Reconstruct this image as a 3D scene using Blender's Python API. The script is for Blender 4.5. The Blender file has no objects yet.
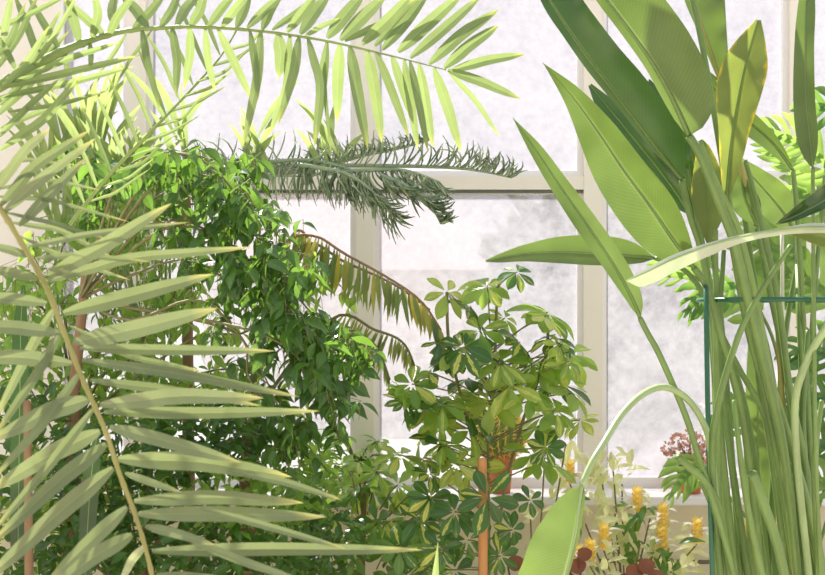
import bpy, math, random
from mathutils import Vector, Matrix
R = random.Random(7)
C = bpy.context.scene.collection
SC = bpy.context.scene
F = 1000.0; CX = 412.5; CY = 287.5; CAMZ = 1.5
V = Vector

# ---------------------------------------------------------------- camera, world, sun
cam = bpy.data.cameras.new('camera'); co = bpy.data.objects.new('camera', cam); C.objects.link(co)
co.location = (0, 0, CAMZ); co.rotation_euler = (math.pi/2, 0, 0)
cam.sensor_width = 36; cam.lens = F*36/825
cam.dof.use_dof = True; cam.dof.focus_distance = 3.3; cam.dof.aperture_fstop = 10
SC.camera = co
w = bpy.data.worlds.new('world'); SC.world = w; w.use_nodes = True
wn = w.node_tree; bg = wn.nodes['Background']
tc = wn.nodes.new('ShaderNodeTexCoord'); sp = wn.nodes.new('ShaderNodeSeparateXYZ'); cr = wn.nodes.new('ShaderNodeValToRGB')
wn.links.new(tc.outputs['Generated'], sp.inputs[0]); wn.links.new(sp.outputs['Z'], cr.inputs[0]); wn.links.new(cr.outputs[0], bg.inputs[0])
cr.color_ramp.elements[0].color = (0.90, 0.87, 0.88, 1); cr.color_ramp.elements[1].color = (0.80, 0.84, 0.95, 1)
bg.inputs[1].default_value = 0.95
sun = bpy.data.lights.new('sun', 'SUN'); so = bpy.data.objects.new('sun', sun); C.objects.link(so)
sun.energy = 13; sun.angle = math.radians(0.8); sun.color = (1.0, 0.95, 0.84)
so.rotation_euler = V((0.30, -0.58, -0.78)).to_track_quat('-Z', 'Y').to_euler()
SC.view_settings.view_transform = 'Standard'; SC.view_settings.look = 'None'
SC.view_settings.exposure = 0.28; SC.view_settings.gamma = 1.0; SC.view_settings.use_curve_mapping = False

# ---------------------------------------------------------------- helpers
def P(px, py, Y): return V(((px-CX)*Y/F, Y, CAMZ-(py-CY)*Y/F))
def pw(px, Y): return px*Y/F
def crv(pts, n):
    """Catmull-Rom resample of a list of Vectors / tuples of any length to n+1 samples."""
    m = len(pts)-1; out = []
    for i in range(n+1):
        s = i/n*m; k = min(int(s), m-1); t = s-k
        p0 = pts[max(k-1, 0)]; p1 = pts[k]; p2 = pts[k+1]; p3 = pts[min(k+2, m)]
        r = []
        for a, b, c, d in zip(p0, p1, p2, p3):
            r.append(0.5*(2*b+(c-a)*t+(2*a-5*b+4*c-d)*t*t+(3*b-a-3*c+d)*t**3))
        out.append(tuple(r))
    return out
class MB:
    def __init__(s): s.v = []; s.f = []; s.uv = []; s.t = []
    def quadgrid(s, rows, uvs, tint):
        b = len(s.v); n = len(rows[0])
        for r, u in zip(rows, uvs):
            s.v += [tuple(p) for p in r]; s.uv += u; s.t += [tint]*n
        for i in range(len(rows)-1):
            for j in range(n-1):
                s.f.append((b+i*n+j, b+i*n+j+1, b+(i+1)*n+j+1, b+(i+1)*n+j))
    def tube(s, pts, rad, k=7, tint=0.5, cap=True):
        pts = [V(p) for p in pts]; n = len(pts); b = len(s.v)
        if not hasattr(rad, '__len__'): rad = [rad]*n
        if len(rad) != n:
            rad = [x[0] for x in crv([(q,) for q in rad], n-1)]
        ref = V((0, 1, 0.13)); 
        for i in range(n):
            t = (pts[min(i+1, n-1)]-pts[max(i-1, 0)]).normalized()
            a = t.cross(ref); 
            if a.length < 0.05: a = t.cross(V((1, 0, 0)))
            a.normalize(); c = t.cross(a)
            for j in range(k):
                q = 2*math.pi*j/k
                s.v.append(tuple(pts[i]+(a*math.cos(q)+c*math.sin(q))*rad[i])); s.uv.append((j/k, i/(n-1))); s.t.append(tint)
        for i in range(n-1):
            for j in range(k):
                s.f.append((b+i*k+j, b+i*k+(j+1) % k, b+(i+1)*k+(j+1) % k, b+(i+1)*k+j))
        if cap:
            s.f.append(tuple(b+j for j in range(k))[::-1]); s.f.append(tuple(b+(n-1)*k+j for j in range(k)))
    def box(s, x0, x1, y0, y1, z0, z1):
        b = len(s.v)
        for x in (x0, x1):
            for y in (y0, y1):
                for z in (z0, z1): s.v.append((x, y, z)); s.uv.append((0, 0)); s.t.append(.5)
        for f in ((0, 1, 3, 2), (4, 6, 7, 5), (0, 4, 5, 1), (2, 3, 7, 6), (0, 2, 6, 4), (1, 5, 7, 3)): s.f.append(tuple(b+i for i in f))
    def lathe(s, c, prof, k=28, tint=.5, ribs=0, depth=0):
        b = len(s.v); c = V(c); n = len(prof)
        for i, (r, z) in enumerate(prof):
            for j in range(k):
                q = 2*math.pi*j/k; rr = r*(1+depth*math.cos(q*ribs)) if ribs else r
                s.v.append((c.x+rr*math.cos(q), c.y+rr*math.sin(q), c.z+z)); s.uv.append((j/k, i/(n-1))); s.t.append(tint)
        for i in range(n-1):
            for j in range(k): s.f.append((b+i*k+j, b+i*k+(j+1) % k, b+(i+1)*k+(j+1) % k, b+(i+1)*k+j))
        s.f.append(tuple(b+j for j in range(k))[::-1]); s.f.append(tuple(b+(n-1)*k+j for j in range(k)))
    def build(s, name, mat, parent=None, smooth=True, bevel=0):
        me = bpy.data.meshes.new(name)
        off = V((0, 0, 0))
        if parent is not None: off = wloc(parent)
        me.from_pydata([(x-off.x, y-off.y, z-off.z) for x, y, z in s.v], [], s.f)
        uvl = me.uv_layers.new(name='UVMap')
        li = [0]*len(me.loops); me.loops.foreach_get('vertex_index', li)
        flat = []
        for i in li: flat += s.uv[i]
        uvl.data.foreach_set('uv', flat)
        at = me.attributes.new('tint', 'FLOAT', 'POINT'); at.data.foreach_set('value', s.t)
        if smooth: me.polygons.foreach_set('use_smooth', [True]*len(me.polygons))
        me.materials.append(mat); me.update()
        o = bpy.data.objects.new(name, me); C.objects.link(o)
        if parent is not None: o.parent = parent
        if bevel:
            m = o.modifiers.new('b', 'BEVEL'); m.width = bevel; m.segments = 2
        return o
def wloc(o):
    p = V(o.location)
    while o.parent: o = o.parent; p += V(o.location)
    return p
def tag(o, label=None, cat=None, group=None, kind=None):
    if label: o['label'] = label
    if cat: o['category'] = cat
    if group: o['group'] = group
    if kind: o['kind'] = kind
    return o
def thing(name, loc, label, cat, group=None):
    o = bpy.data.objects.new(name, None); C.objects.link(o); o.location = loc; o.empty_display_size = .1
    return tag(o, label, cat, group)
def struct(o): o['kind'] = 'structure'; return o

# blade traced along a midrib: pts (px,py,Y), wl / wr = half widths in px at each control point
def blade(mb, pts, wl, wr, tl=0., tr=0., n=26, m=4, curl=0.0, ripple=0.0, tint=None, rs=None, base_round=0):
    rr = rs or R
    mid = crv([tuple(P(*p)) for p in pts], n)
    ys = crv([(p[2],) for p in pts], n)
    L = [max(0, x[0]) for x in crv([(a,) for a in wl], n)]; Rr = [max(0, x[0]) for x in crv([(a,) for a in wr], n)]
    mid = [V(p) for p in mid]; rows = []; uvs = []; ph = rr.uniform(0, 6); ph2 = rr.uniform(0, 6)
    for i in range(n+1):
        t = (mid[min(i+1, n)]-mid[max(i-1, 0)]).normalized()
        vw = (mid[i]-V((0, 0, CAMZ))).normalized()
        sd = vw.cross(t)
        if sd.length < 1e-4: sd = V((1, 0, 0))
        sd.normalize()
        Y = ys[i][0]; br_ = min(1, (i/n/base_round)**.5) if base_round else 1
        nn = sd.cross(t).normalized()
        row = []; uv = []
        for j in range(-m, m+1):
            a = abs(j)/m; left = j < 0
            wid = pw((L if left else Rr)[i], Y)*br_; tilt = tl if left else tr
            wr_ = wid/max(.25, math.cos(tilt))
            ang = tilt+curl*a
            d = sd*(-1 if left else 1)
            off = d*math.cos(ang)*a*wr_ + nn*math.sin(ang)*a*wr_
            if ripple: off += nn*ripple*wr_*a*a*math.sin(i/n*23+ph+(2 if left else 0))*(.5+.5*math.sin(i/n*7+ph2))
            row.append(mid[i]+off); uv.append((.5+.5*j/m, i/n))
        rows.append(row); uvs.append(uv)
    mb.quadgrid(rows, uvs, R.random() if tint is None else tint)
def ptube(mb, pts, rpx, k=8, n=None, tint=.5):
    n = n or max(4, len(pts)*5)
    c = crv([tuple(P(p[0], p[1], p[2])) for p in pts], n)
    Ym = sum(p[2] for p in pts)/len(pts)
    rr = [pw(r, Ym) for r in (rpx if hasattr(rpx, '__len__') else [rpx, rpx])]
    mb.tube(c, rr, k, tint)

PROF = {
 'ovate': [0, .55, .92, 1, .86, .58, .24, .05],
 'obov': [0.04, .35, .62, .86, 1, .96, .66, .08],
 'lance': [0.1, .6, .9, 1, .85, .6, .3, .02],
 'strap': [.35, .8, 1, 1, .9, .7, .4, .02],
 'lobe': [.55, .75, .85, .95, 1, .9, .6, .06],
 'round': [.1, .75, .98, 1, .98, .85, .6, .1],
}
def leaf(mb, pos, d, up, L, W, prof='ovate', droop=.25, fold=.3, tint=None, seg=6, m=1, twist=0):
    d = V(d).normalized(); up = V(up); sd = d.cross(up)
    if sd.length < 1e-3: sd = d.cross(V((1, 0, .2)))
    sd.normalize(); nr = sd.cross(d).normalized()
    pr = PROF[prof]; p = V(pos); rows = []; uvs = []; ang = 0
    for i in range(seg+1):
        s = i/seg*7; k = min(int(s), 6); wd = (pr[k]+(pr[k+1]-pr[k])*(s-k))*W/2
        tw = twist*i/seg
        s2 = sd*math.cos(tw)+nr*math.sin(tw); n2 = nr*math.cos(tw)-sd*math.sin(tw)
        row = []; uv = []
        for j in range(-m, m+1):
            a = j/m
            row.append(p+s2*wd*a+n2*abs(a)*wd*fold); uv.append((.5+.5*a, i/seg))
        rows.append(row); uvs.append(uv)
        dd = (d*math.cos(ang)-nr*math.sin(ang)); p = p+dd*L/seg; ang += droop/seg*2
    mb.quadgrid(rows, uvs, R.random() if tint is None else tint)
def rv(s=1.): return V((R.gauss(0, s), R.gauss(0, s), R.gauss(0, s)))

# ---------------------------------------------------------------- materials
def nt(name):
    m = bpy.data.materials.new(name); m.use_nodes = True; t = m.node_tree; t.nodes.clear()
    return m, t, t.nodes.new, t.links.new
def mth(N, Lk, op, a, b=None, clamp=False):
    n = N('ShaderNodeMath'); n.operation = op; n.use_clamp = clamp
    for i, x in enumerate((a, b)):
        if x is None: continue
        if isinstance(x, (int, float)): n.inputs[i].default_value = x
        else: Lk(x, n.inputs[i])
    return n.outputs[0]
def mixc(N, Lk, f, a, b, mode='MIX'):
    n = N('ShaderNodeMix'); n.data_type = 'RGBA'; n.blend_type = mode
    for sk, x in ((0, f), (6, a), (7, b)):
        if isinstance(x, (int, float)): n.inputs[sk].default_value = x
        elif isinstance(x, tuple): n.inputs[sk].default_value = (*x, 1)
        else: Lk(x, n.inputs[sk])
    return n.outputs[2]
def leafmat(name, a, b, tr, tfac=.45, rough=.38, vein=0, vfreq=34, mid=None, varie=None, edge=None, spec=.5, tipc=None):
    """a..b: colour range over the 'tint' of each leaf, tr: transmitted colour"""
    m, t, N, K = nt(name)
    out = N('ShaderNodeOutputMaterial'); uv = N('ShaderNodeUVMap'); sx = N('ShaderNodeSeparateXYZ'); K(uv.outputs[0], sx.inputs[0])
    at = N('ShaderNodeAttribute'); at.attribute_name = 'tint'
    au = mth(N, K, 'ABSOLUTE', mth(N, K, 'SUBTRACT', sx.outputs[0], .5))
    col = mixc(N, K, at.outputs['Fac'], a, b)
    ns = N('ShaderNodeTexNoise'); ns.inputs['Scale'].default_value = 9; ns.inputs['Detail'].default_value = 3
    g = N('ShaderNodeNewGeometry'); K(g.outputs['Position'], ns.inputs['Vector'])
    nv = mth(N, K, 'ADD', mth(N, K, 'MULTIPLY', ns.outputs['Fac'], .7), .65)
    trc = tr
    if vein:
        ph = mth(N, K, 'ADD', mth(N, K, 'MULTIPLY', sx.outputs[1], vfreq), mth(N, K, 'MULTIPLY', au, -vfreq*.28))
        sn = mth(N, K, 'SINE', mth(N, K, 'MULTIPLY', ph, 6.283))
        nv = mth(N, K, 'MULTIPLY', nv, mth(N, K, 'ADD', mth(N, K, 'MULTIPLY', sn, vein), 1.0))
    cc = N('ShaderNodeCombineColor'); 
    for i in range(3): K(nv, cc.inputs[i])
    col = mixc(N, K, 1.0, col, cc.outputs[0], 'MULTIPLY')
    trc = mixc(N, K, 1.0, tr, cc.outputs[0], 'MULTIPLY')
    def blend(mask, c1, c2):
        nonlocal col, trc
        col = mixc(N, K, mask, col, c1); trc = mixc(N, K, mask, trc, c2)
    if varie:
        nn = N('ShaderNodeTexNoise'); nn.inputs['Scale'].default_value = 60; K(g.outputs['Position'], nn.inputs['Vector'])
        q = mth(N, K, 'ADD', au, mth(N, K, 'MULTIPLY', mth(N, K, 'SUBTRACT', nn.outputs['Fac'], .5), .35))
        thr = mth(N, K, 'ADD', mth(N, K, 'MULTIPLY', at.outputs['Fac'], .62), -.30)
        mk = mth(N, K, 'MULTIPLY', mth(N, K, 'SUBTRACT', thr, q), 14, True)
        blend(mk, varie, (varie[0], varie[1], varie[2]*.8))
    if edge:
        nn = N('ShaderNodeTexNoise'); nn.inputs['Scale'].default_value = 16; K(g.outputs['Position'], nn.inputs['Vector'])
        q = mth(N, K, 'ADD', au, mth(N, K, 'MULTIPLY', mth(N, K, 'SUBTRACT', nn.outputs['Fac'], .5), .5))
        mk = mth(N, K, 'MULTIPLY', mth(N, K, 'SUBTRACT', q, .45), 9, True)
        blend(mk, edge, edge)
    if tipc:
        mk = mth(N, K, 'MULTIPLY', mth(N, K, 'SUBTRACT', sx.outputs[1], .82), 5, True)
        blend(mk, tipc, tipc)
    if mid:
        mk = mth(N, K, 'SUBTRACT', 1, mth(N, K, 'MULTIPLY', au, 26), True)
        blend(mk, mid, mid)
    pb = N('ShaderNodeBsdfPrincipled'); K(col, pb.inputs['Base Color']); pb.inputs['Roughness'].default_value = rough
    pb.inputs['Specular IOR Level'].default_value = spec
    tl = N('ShaderNodeBsdfTranslucent'); K(trc, tl.inputs[0])
    mx = N('ShaderNodeMixShader'); mx.inputs[0].default_value = tfac; K(pb.outputs[0], mx.inputs[1]); K(tl.outputs[0], mx.inputs[2]); K(mx.outputs[0], out.inputs[0])
    return m
def solid(name, c1, c2=None, rough=.5, scale=12, metal=0, bump=0, stretch=None, spec=.5):
    m, t, N, K = nt(name); out = N('ShaderNodeOutputMaterial'); pb = N('ShaderNodeBsdfPrincipled'); K(pb.outputs[0], out.inputs[0])
    ns = N('ShaderNodeTexNoise'); ns.inputs['Scale'].default_value = scale; ns.inputs['Detail'].default_value = 5
    tcn = N('ShaderNodeTexCoord')
    if stretch:
        mp = N('ShaderNodeMapping'); mp.inputs['Scale'].default_value = stretch; K(tcn.outputs['Object'], mp.inputs[0]); K(mp.outputs[0], ns.inputs['Vector'])
    else: K(tcn.outputs['Object'], ns.inputs['Vector'])
    K(mixc(N, K, ns.outputs['Fac'], c1, c2 or tuple(x*.85 for x in c1)), pb.inputs['Base Color'])
    pb.inputs['Roughness'].default_value = rough; pb.inputs['Metallic'].default_value = metal; pb.inputs['Specular IOR Level'].default_value = spec
    if bump:
        bp = N('ShaderNodeBump'); bp.inputs['Strength'].default_value = bump; K(ns.outputs['Fac'], bp.inputs['Height']); K(bp.outputs[0], pb.inputs['Normal'])
    return m
def glassmat():
    m, t, N, K = nt('whitewashed glass'); out = N('ShaderNodeOutputMaterial')
    tcn = N('ShaderNodeTexCoord'); n1 = N('ShaderNodeTexNoise'); n1.inputs['Scale'].default_value = 2.2; n1.inputs['Detail'].default_value = 9; n1.inputs['Roughness'].default_value = .65; n1.inputs['Distortion'].default_value = .8
    K(tcn.outputs['Object'], n1.inputs['Vector'])
    n2 = N('ShaderNodeTexNoise'); n2.inputs['Scale'].default_value = 26; n2.inputs['Detail'].default_value = 6; K(tcn.outputs['Object'], n2.inputs['Vector'])
    f = mth(N, K, 'ADD', mth(N, K, 'MULTIPLY', n1.outputs['Fac'], .5), mth(N, K, 'MULTIPLY', n2.outputs['Fac'], .3))
    rp = N('ShaderNodeValToRGB'); K(f, rp.inputs[0])
    rp.color_ramp.elements[0].position = .25; rp.color_ramp.elements[0].color = (.22, .22, .22, 1)
    rp.color_ramp.elements[1].position = .52; rp.color_ramp.elements[1].color = (.60, .60, .60, 1)
    tl = N('ShaderNodeBsdfTranslucent'); tl.inputs[0].default_value = (.60, .59, .64, 1)
    df = N('ShaderNodeBsdfDiffuse'); df.inputs[0].default_value = (.78, .77, .82, 1)
    m1 = N('ShaderNodeMixShader'); m1.inputs[0].default_value = .3; K(tl.outputs[0], m1.inputs[1]); K(df.outputs[0], m1.inputs[2])
    tp = N('ShaderNodeBsdfTransparent'); tp.inputs[0].default_value = (.68, .68, .72, 1)
    mx = N('ShaderNodeMixShader'); K(rp.outputs[0], mx.inputs[0]); K(tp.outputs[0], mx.inputs[1]); K(m1.outputs[0], mx.inputs[2])
    K(mx.outputs[0], out.inputs[0]); return m
M = {}
M['glass'] = glassmat()
M['cream'] = solid('cream painted wood', (.90, .83, .72), (.85, .78, .66), .5, 6)
M['white'] = solid('white painted wood', (.88, .84, .82), (.82, .78, .75), .45, 6)
M['wall'] = solid('cream plaster', (.92, .84, .60), (.87, .78, .54), .8, 5, bump=.1)
M['dark'] = solid('dark shadow strip', (.16, .16, .13), None, .7)  # shade below the window crossbar, put into a dark colour
M['soil'] = solid('pale gravel floor', (.66, .60, .48), (.48, .42, .32), .95, 40, bump=.3)
M['lawn'] = solid('outside lawn', (.35, .38, .25), (.5, .47, .38), .95, 2)
M['house'] = solid('pink render', (.74, .58, .52), (.68, .52, .48), .9, 1)
M['roof'] = solid('roof tile', (.55, .40, .38), (.5, .38, .36), .9, 2)
M['terra'] = solid('terracotta', (.62, .21, .07), (.50, .17, .06), .75, 18)
M['stake'] = solid('orange brown cane', (.50, .20, .06), (.62, .30, .10), .7, 9, stretch=(8, 8, 1))
M['bark'] = solid('brown bark', (.22, .13, .07), (.34, .21, .11), .85, 20, stretch=(3, 3, 1), bump=.4)
M['pipe'] = solid('dark pipe', (.20, .15, .09), None, .5)
M['hoop'] = solid('green coated steel', (.012, .085, .045), (.02, .11, .055), .3, 20)
M['cane'] = solid('pale cane', (.62, .60, .50), (.50, .50, .40), .5, 20)
M['outtree'] = leafmat('outside foliage', (.05, .08, .05), (.12, .15, .09), (.12, .16, .08), .3, .6)
M['strel'] = leafmat('strelitzia leaf', (.085, .14, .035), (.15, .21, .06), (.16, .25, .045), .34, .25, vein=.05, vfreq=55, mid=(.36, .44, .17))
M['strel_dark'] = leafmat('dark strelitzia leaf', (.025, .07, .014), (.045, .10, .022), (.06, .14, .02), .16, .25, vein=.06, vfreq=55, mid=(.20, .28, .10))  # dark green leaf, also painting in the shade deep in the leaf cluster
M['strel_yellow'] = leafmat('strelitzia ageing leaf', (.13, .18, .04), (.18, .23, .05), (.28, .34, .06), .34, .35, vein=.04, vfreq=45, mid=(.20, .34, .06), edge=(.72, .55, .03))
M['strel_sheen'] = leafmat('strelitzia leaf with painted sheen', (.42, .46, .36), (.56, .58, .48), (.3, .4, .15), .2, .3, vein=.04, vfreq=60)  # pale colour stands in for the sky's reflection on a glossy leaf
M['stalk'] = leafmat('green leaf stalk', (.12, .20, .055), (.22, .32, .09), (.32, .42, .10), .15, .35)
M['stalk_light'] = leafmat('light leaf stalk', (.30, .40, .17), (.38, .48, .24), (.35, .5, .15), .12, .3)
M['palm'] = leafmat('palm leaflet', (.14, .22, .065), (.23, .31, .11), (.28, .36, .12), .36, .35, mid=(.32, .42, .14), tipc=(.50, .52, .10))
M['palm_near'] = leafmat('near palm leaflet', (.14, .175, .08), (.21, .245, .12), (.20, .25, .09), .28, .35, mid=(.28, .33, .12), tipc=(.55, .50, .16))
M['rachis'] = leafmat('palm rachis', (.34, .31, .09), (.42, .36, .11), (.4, .4, .1), .1, .4)
M['rachis_green'] = leafmat('green palm rachis', (.20, .28, .07), (.26, .34, .09), (.4, .4, .1), .1, .4)
M['ficus'] = leafmat('weeping fig leaf', (.022, .075, .012), (.06, .15, .025), (.22, .40, .05), .34, .24, mid=(.14, .28, .06))
M['ficus_bright'] = leafmat('sun-painted fig leaf', (.10, .25, .035), (.20, .36, .06), (.52, .74, .10), .45, .35, mid=(.3, .42, .12))  # lit copy of the fig leaf, backlight painted into its colours
M['twig'] = solid('green twig', (.16, .17, .06), (.24, .20, .09), .7, 30)
M['grass'] = leafmat('pale slender leaf', (.20, .30, .08), (.32, .42, .14), (.40, .50, .17), .42, .4)
M['pine'] = leafmat('norfolk pine needles', (.14, .24, .11), (.66, .72, .50), (.6, .7, .42), .35, .5)
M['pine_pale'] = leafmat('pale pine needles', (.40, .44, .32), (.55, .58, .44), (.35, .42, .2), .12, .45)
M['yfrond'] = leafmat('yellowing cycad leaflet', (.09, .18, .05), (.60, .50, .08), (.45, .46, .08), .3, .4)
M['schef'] = leafmat('schefflera leaflet', (.08, .20, .03), (.18, .32, .06), (.62, .84, .12), .48, .22, varie=(.62, .64, .14), mid=(.3, .42, .12))
M['schef_lime'] = leafmat('lime schefflera leaflet', (.22, .34, .05), (.36, .46, .08), (.66, .80, .16), .45, .25, varie=(.70, .70, .20), mid=(.4, .5, .16))
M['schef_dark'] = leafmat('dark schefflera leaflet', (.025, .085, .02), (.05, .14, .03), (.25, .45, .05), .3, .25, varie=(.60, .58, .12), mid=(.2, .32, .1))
M['schef_green'] = leafmat('plain schefflera leaflet', (.04, .13, .025), (.11, .24, .05), (.36, .58, .08), .36, .3, mid=(.2, .34, .1))
M['philo'] = leafmat('split philodendron leaf', (.12, .24, .05), (.18, .32, .07), (.36, .54, .10), .42, .3, mid=(.3, .45, .14))
M['philo_dark'] = leafmat('dark philodendron leaf', (.03, .11, .025), (.06, .17, .035), (.26, .46, .06), .32, .28, mid=(.15, .28, .08))
M['pale'] = leafmat('pale variegated leaf', (.62, .64, .28), (.82, .80, .48), (.85, .86, .42), .45, .4)
M['bract'] = leafmat('yellow bract', (.90, .62, .08), (.95, .78, .25), (.9, .75, .2), .35, .5)
M['petal'] = leafmat('white petal', (.88, .84, .74), (.9, .88, .8), (.9, .85, .7), .4, .5)
M['pink'] = leafmat('pink brown blossom', (.60, .34, .26), (.74, .52, .44), (.7, .4, .3), .3, .6)
M['brownleaf'] = leafmat('rust brown leaf', (.14, .045, .02), (.22, .07, .03), (.4, .12, .04), .2, .45)
M['cactus'] = solid('cactus skin', (.16, .24, .05), (.22, .28, .07), .6, 20)
M['spine'] = solid('yellow spines', (.95, .72, .16), (.85, .55, .10), .6, 20)

# ---------------------------------------------------------------- setting
WY = 5.0
def X(px, Y=WY): return (px-CX)*Y/F
def Z(py, Y=WY): return CAMZ-(py-CY)*Y/F
def sbox(name, mat, *a, bevel=0):
    mb = MB(); mb.box(*a); return struct(mb.build(name, mat, smooth=False, bevel=bevel))
sbox('floor', M['soil'], -4, 4, -1.0, 5.2, -.1, 0)
sbox('wall_back', M['wall'], X(-300), X(1150), 5.06, 5.16, 0, .455)
sbox('wall_left', M['cream'], X(-300), X(58), 5.0, 5.16, .50, 3.12)
sbox('trim_1', M['white'], X(-300), X(1150), 4.78, 5.16, .455, .50, bevel=.008)       # sill
cols = [58, 138, 365, 592, 797, 1020, 1150]
mb = MB()
for x in cols[1:-1]: mb.box(X(x-9), X(x+9), 4.97, 5.06, .50, 3.12)
for x0, x1 in zip([58]+[c+9 for c in cols[1:-1]], [c-9 for c in cols[1:-1]]+[1150]):
    mb.box(X(x0), X(x1), 4.975, 5.055, Z(190), Z(177))
mb.box(X(58), X(1150), 4.97, 5.06, 3.08, 3.12)
struct(mb.build('trim_2', M['cream'], smooth=False))
n = 0
for i in range(len(cols)-1):
    for (z0, z1) in ((.50, Z(190)), (Z(177), 3.08)):
        n += 1
        x0 = X(cols[i]+(9 if i else 0)); x1 = X(cols[i+1]-(9 if i < len(cols)-2 else 0))
        s = .028; bt = .05 if z0 < 1 else .03
        mb = MB()
        mb.box(x0, x0+s, 5.0, 5.04, z0, z1); mb.box(x1-s, x1, 5.0, 5.04, z0, z1)
        mb.box(x0+s, x1-s, 5.0, 5.04, z0, z0+bt); mb.box(x0+s, x1-s, 5.0, 5.04, z1-.02, z1)
        fr = struct(mb.build('window_%d' % n, M['white'], smooth=False))
        g = MB(); g.box(x0+s, x1-s, 5.018, 5.022, z0+bt, z1-.02)
        g.build('pane', M['glass'], fr, smooth=False)
        if z0 < 1:
            g = MB(); g.box(x0, x1, 4.985, 5.0, z1-.016, z1-.004); g.build('crossbar_shadow_strip', M['dark'], fr, smooth=False)  # thin dark box standing in for the crossbar's shadow
mb = MB(); ptube(mb, [(600, 561, 4.98), (712, 562, 4.98), (900, 563, 4.98)], 2.2); tag(mb.build('heating_pipe', M['pipe']), 'dark thin heating pipe running along the cream wall below the sill', 'pipe')
# outside
mb = MB(); mb.box(-25, 25, 5.3, 40, -.15, -.02); struct(mb.build('ground_outside', M['lawn'], smooth=False))
house = thing('house', (-.2, 13, 0), 'pinkish house with a pitched roof blurred behind the whitewashed window', 'house')
mb = MB(); mb.box(-2.4, 1.3, 11.5, 15, 0, 1.7); mb.build('wall', M['house'], house, smooth=False)
mb = MB(); b = 0
mb.v += [(-2.7, 11.3, 1.7), (1.6, 11.3, 1.7), (1.6, 15.2, 1.7), (-2.7, 15.2, 1.7), (-2.2, 13.2, 2.75), (.1, 13.2, 2.75)]; mb.uv += [(0, 0)]*6; mb.t += [.5]*6
mb.f += [(0, 1, 5, 4), (1, 2, 5), (2, 3, 4, 5), (3, 0, 4), (0, 3, 2, 1)]
mb.build('roof', M['roof'], house, smooth=False)
def outtree(x, y, h, r, label):
    t = thing('broadleaf_tree', (x, y, 0), label, 'tree', 'trees beyond the glass')
    mb = MB(); mb.tube([(x, y, 0), (x+.1, y, h*.5), (x, y, h*.8)], [.14, .1, .05]); mb.build('trunk', M['bark'], t)
    mb = MB()
    for i in range(2600):
        q = rv(); q = q.normalized()*R.random()**.4
        leaf(mb, (x+q.x*r, y+q.y*r, h*.55+q.z*h*.45), rv(), rv(), .42, .34, 'ovate', seg=2)
    mb.build('crown', M['outtree'], t)
outtree(2.0, 9.5, 2.4, 1.3, 'low grey green tree blurred behind the window, right of the middle mullion')
outtree(5.6, 12.5, 3.6, 1.6, 'tall grey green tree blurred behind the glass near the right frame edge')
outtree(4.6, 8.6, 2.1, 1.2, 'round grey green bush blurred behind the glass, lower right behind the stalks')
outtree(-5.0, 12.0, 2.6, 1.6, 'grey green tree blurred behind the left window panes')

# ---------------------------------------------------------------- bird of paradise (right)
st = thing('bird_of_paradise_plant', tuple(V((1.02, 2.9, 0))), 'tall bird of paradise plant with broad paddle leaves and a crowd of green stalks', 'plant')
def sleaf(mat, pts, wl, wr, tl, tr, stalk=None, sr=4, curl=.15, ripple=.13, n=34, smat='stalk', tint=None):
    mb = MB(); blade(mb, pts, wl, wr, tl, tr, n=n, m=5, curl=curl, ripple=ripple, tint=tint, base_round=.09)
    o = mb.build('leaf', M[mat], st)
    mb = MB()
    # raised midrib continuing into the stalk
    c = [p for p in pts]
    ptube(mb, c, [sr*.55, sr*.4, sr*.25, .4], k=6, n=24)
    if stalk:
        y0 = pts[0]
        ptube(mb, [y0]+stalk, [sr*.8, sr*.95, sr*1.0], k=9, n=30)
    mb.build('leaf_stalk', M[smat], o)
    return o
# points run base -> tip
sleaf('strel', [(689,136,2.55),(672,98,2.52),(652,62,2.5),(628,28,2.5),(604,-4,2.52),(575,-45,2.55),(550,-85,2.6)],
      [4,8,8,8,8,6,0], [26,42,46,46,44,32,0], -.5, .35,
      [(702,159,2.56),(722,210,2.6),(735,245,2.62),(748,300,2.66),(768,380,2.72),(785,460,2.78),(800,600,2.9)], 5, tint=.2)
sleaf('strel_dark', [(682,180,2.8),(655,146,2.78),(622,102,2.76),(594,66,2.75),(570,32,2.75),(548,-2,2.76),(515,-60,2.8)],
      [1,4,6,7,7,7,0], [10,30,34,32,30,26,0], -.7, .5,
      [(690,215,2.82),(705,262,2.84),(714,330,2.86),(720,430,2.88),(738,600,2.95)], 4)
sleaf('strel', [(694,268,2.7),(672,238,2.68),(650,206,2.66),(622,168,2.65),(598,132,2.64),(572,96,2.63),(543,63,2.63)],
      [3,26,34,31,22,10,0], [3,18,26,24,20,12,0], .3, .75,
      [(708,290,2.74),(722,340,2.78),(745,430,2.84),(765,600,2.92)], 4, tint=.7)
sleaf('strel', [(640,318,2.6),(631,296,2.6),(612,262,2.6),(585,222,2.6),(560,186,2.61),(536,150,2.62),(513,118,2.64)],
      [2,7,11,12,10,7,0], [3,11,13,12,10,7,0], .45, .3,
      [(648,334,2.6),(660,356,2.6),(685,414,2.62),(700,462,2.65),(722,530,2.7),(745,620,2.8)], 3.4, tint=.35)
sleaf('strel', [(655,258,3.15),(628,256,3.15),(596,254,3.16),(560,252,3.18),(525,254,3.2),(500,258,3.2),(486,261,3.2)],
      [3,9,12,12,8,5,1], [3,15,18,15,9,4,1], .35, -.3,
      [(690,275,3.1),(720,330,3.05),(748,420,3.05),(775,600,3.05)], 3, tint=.9, ripple=.03)
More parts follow.
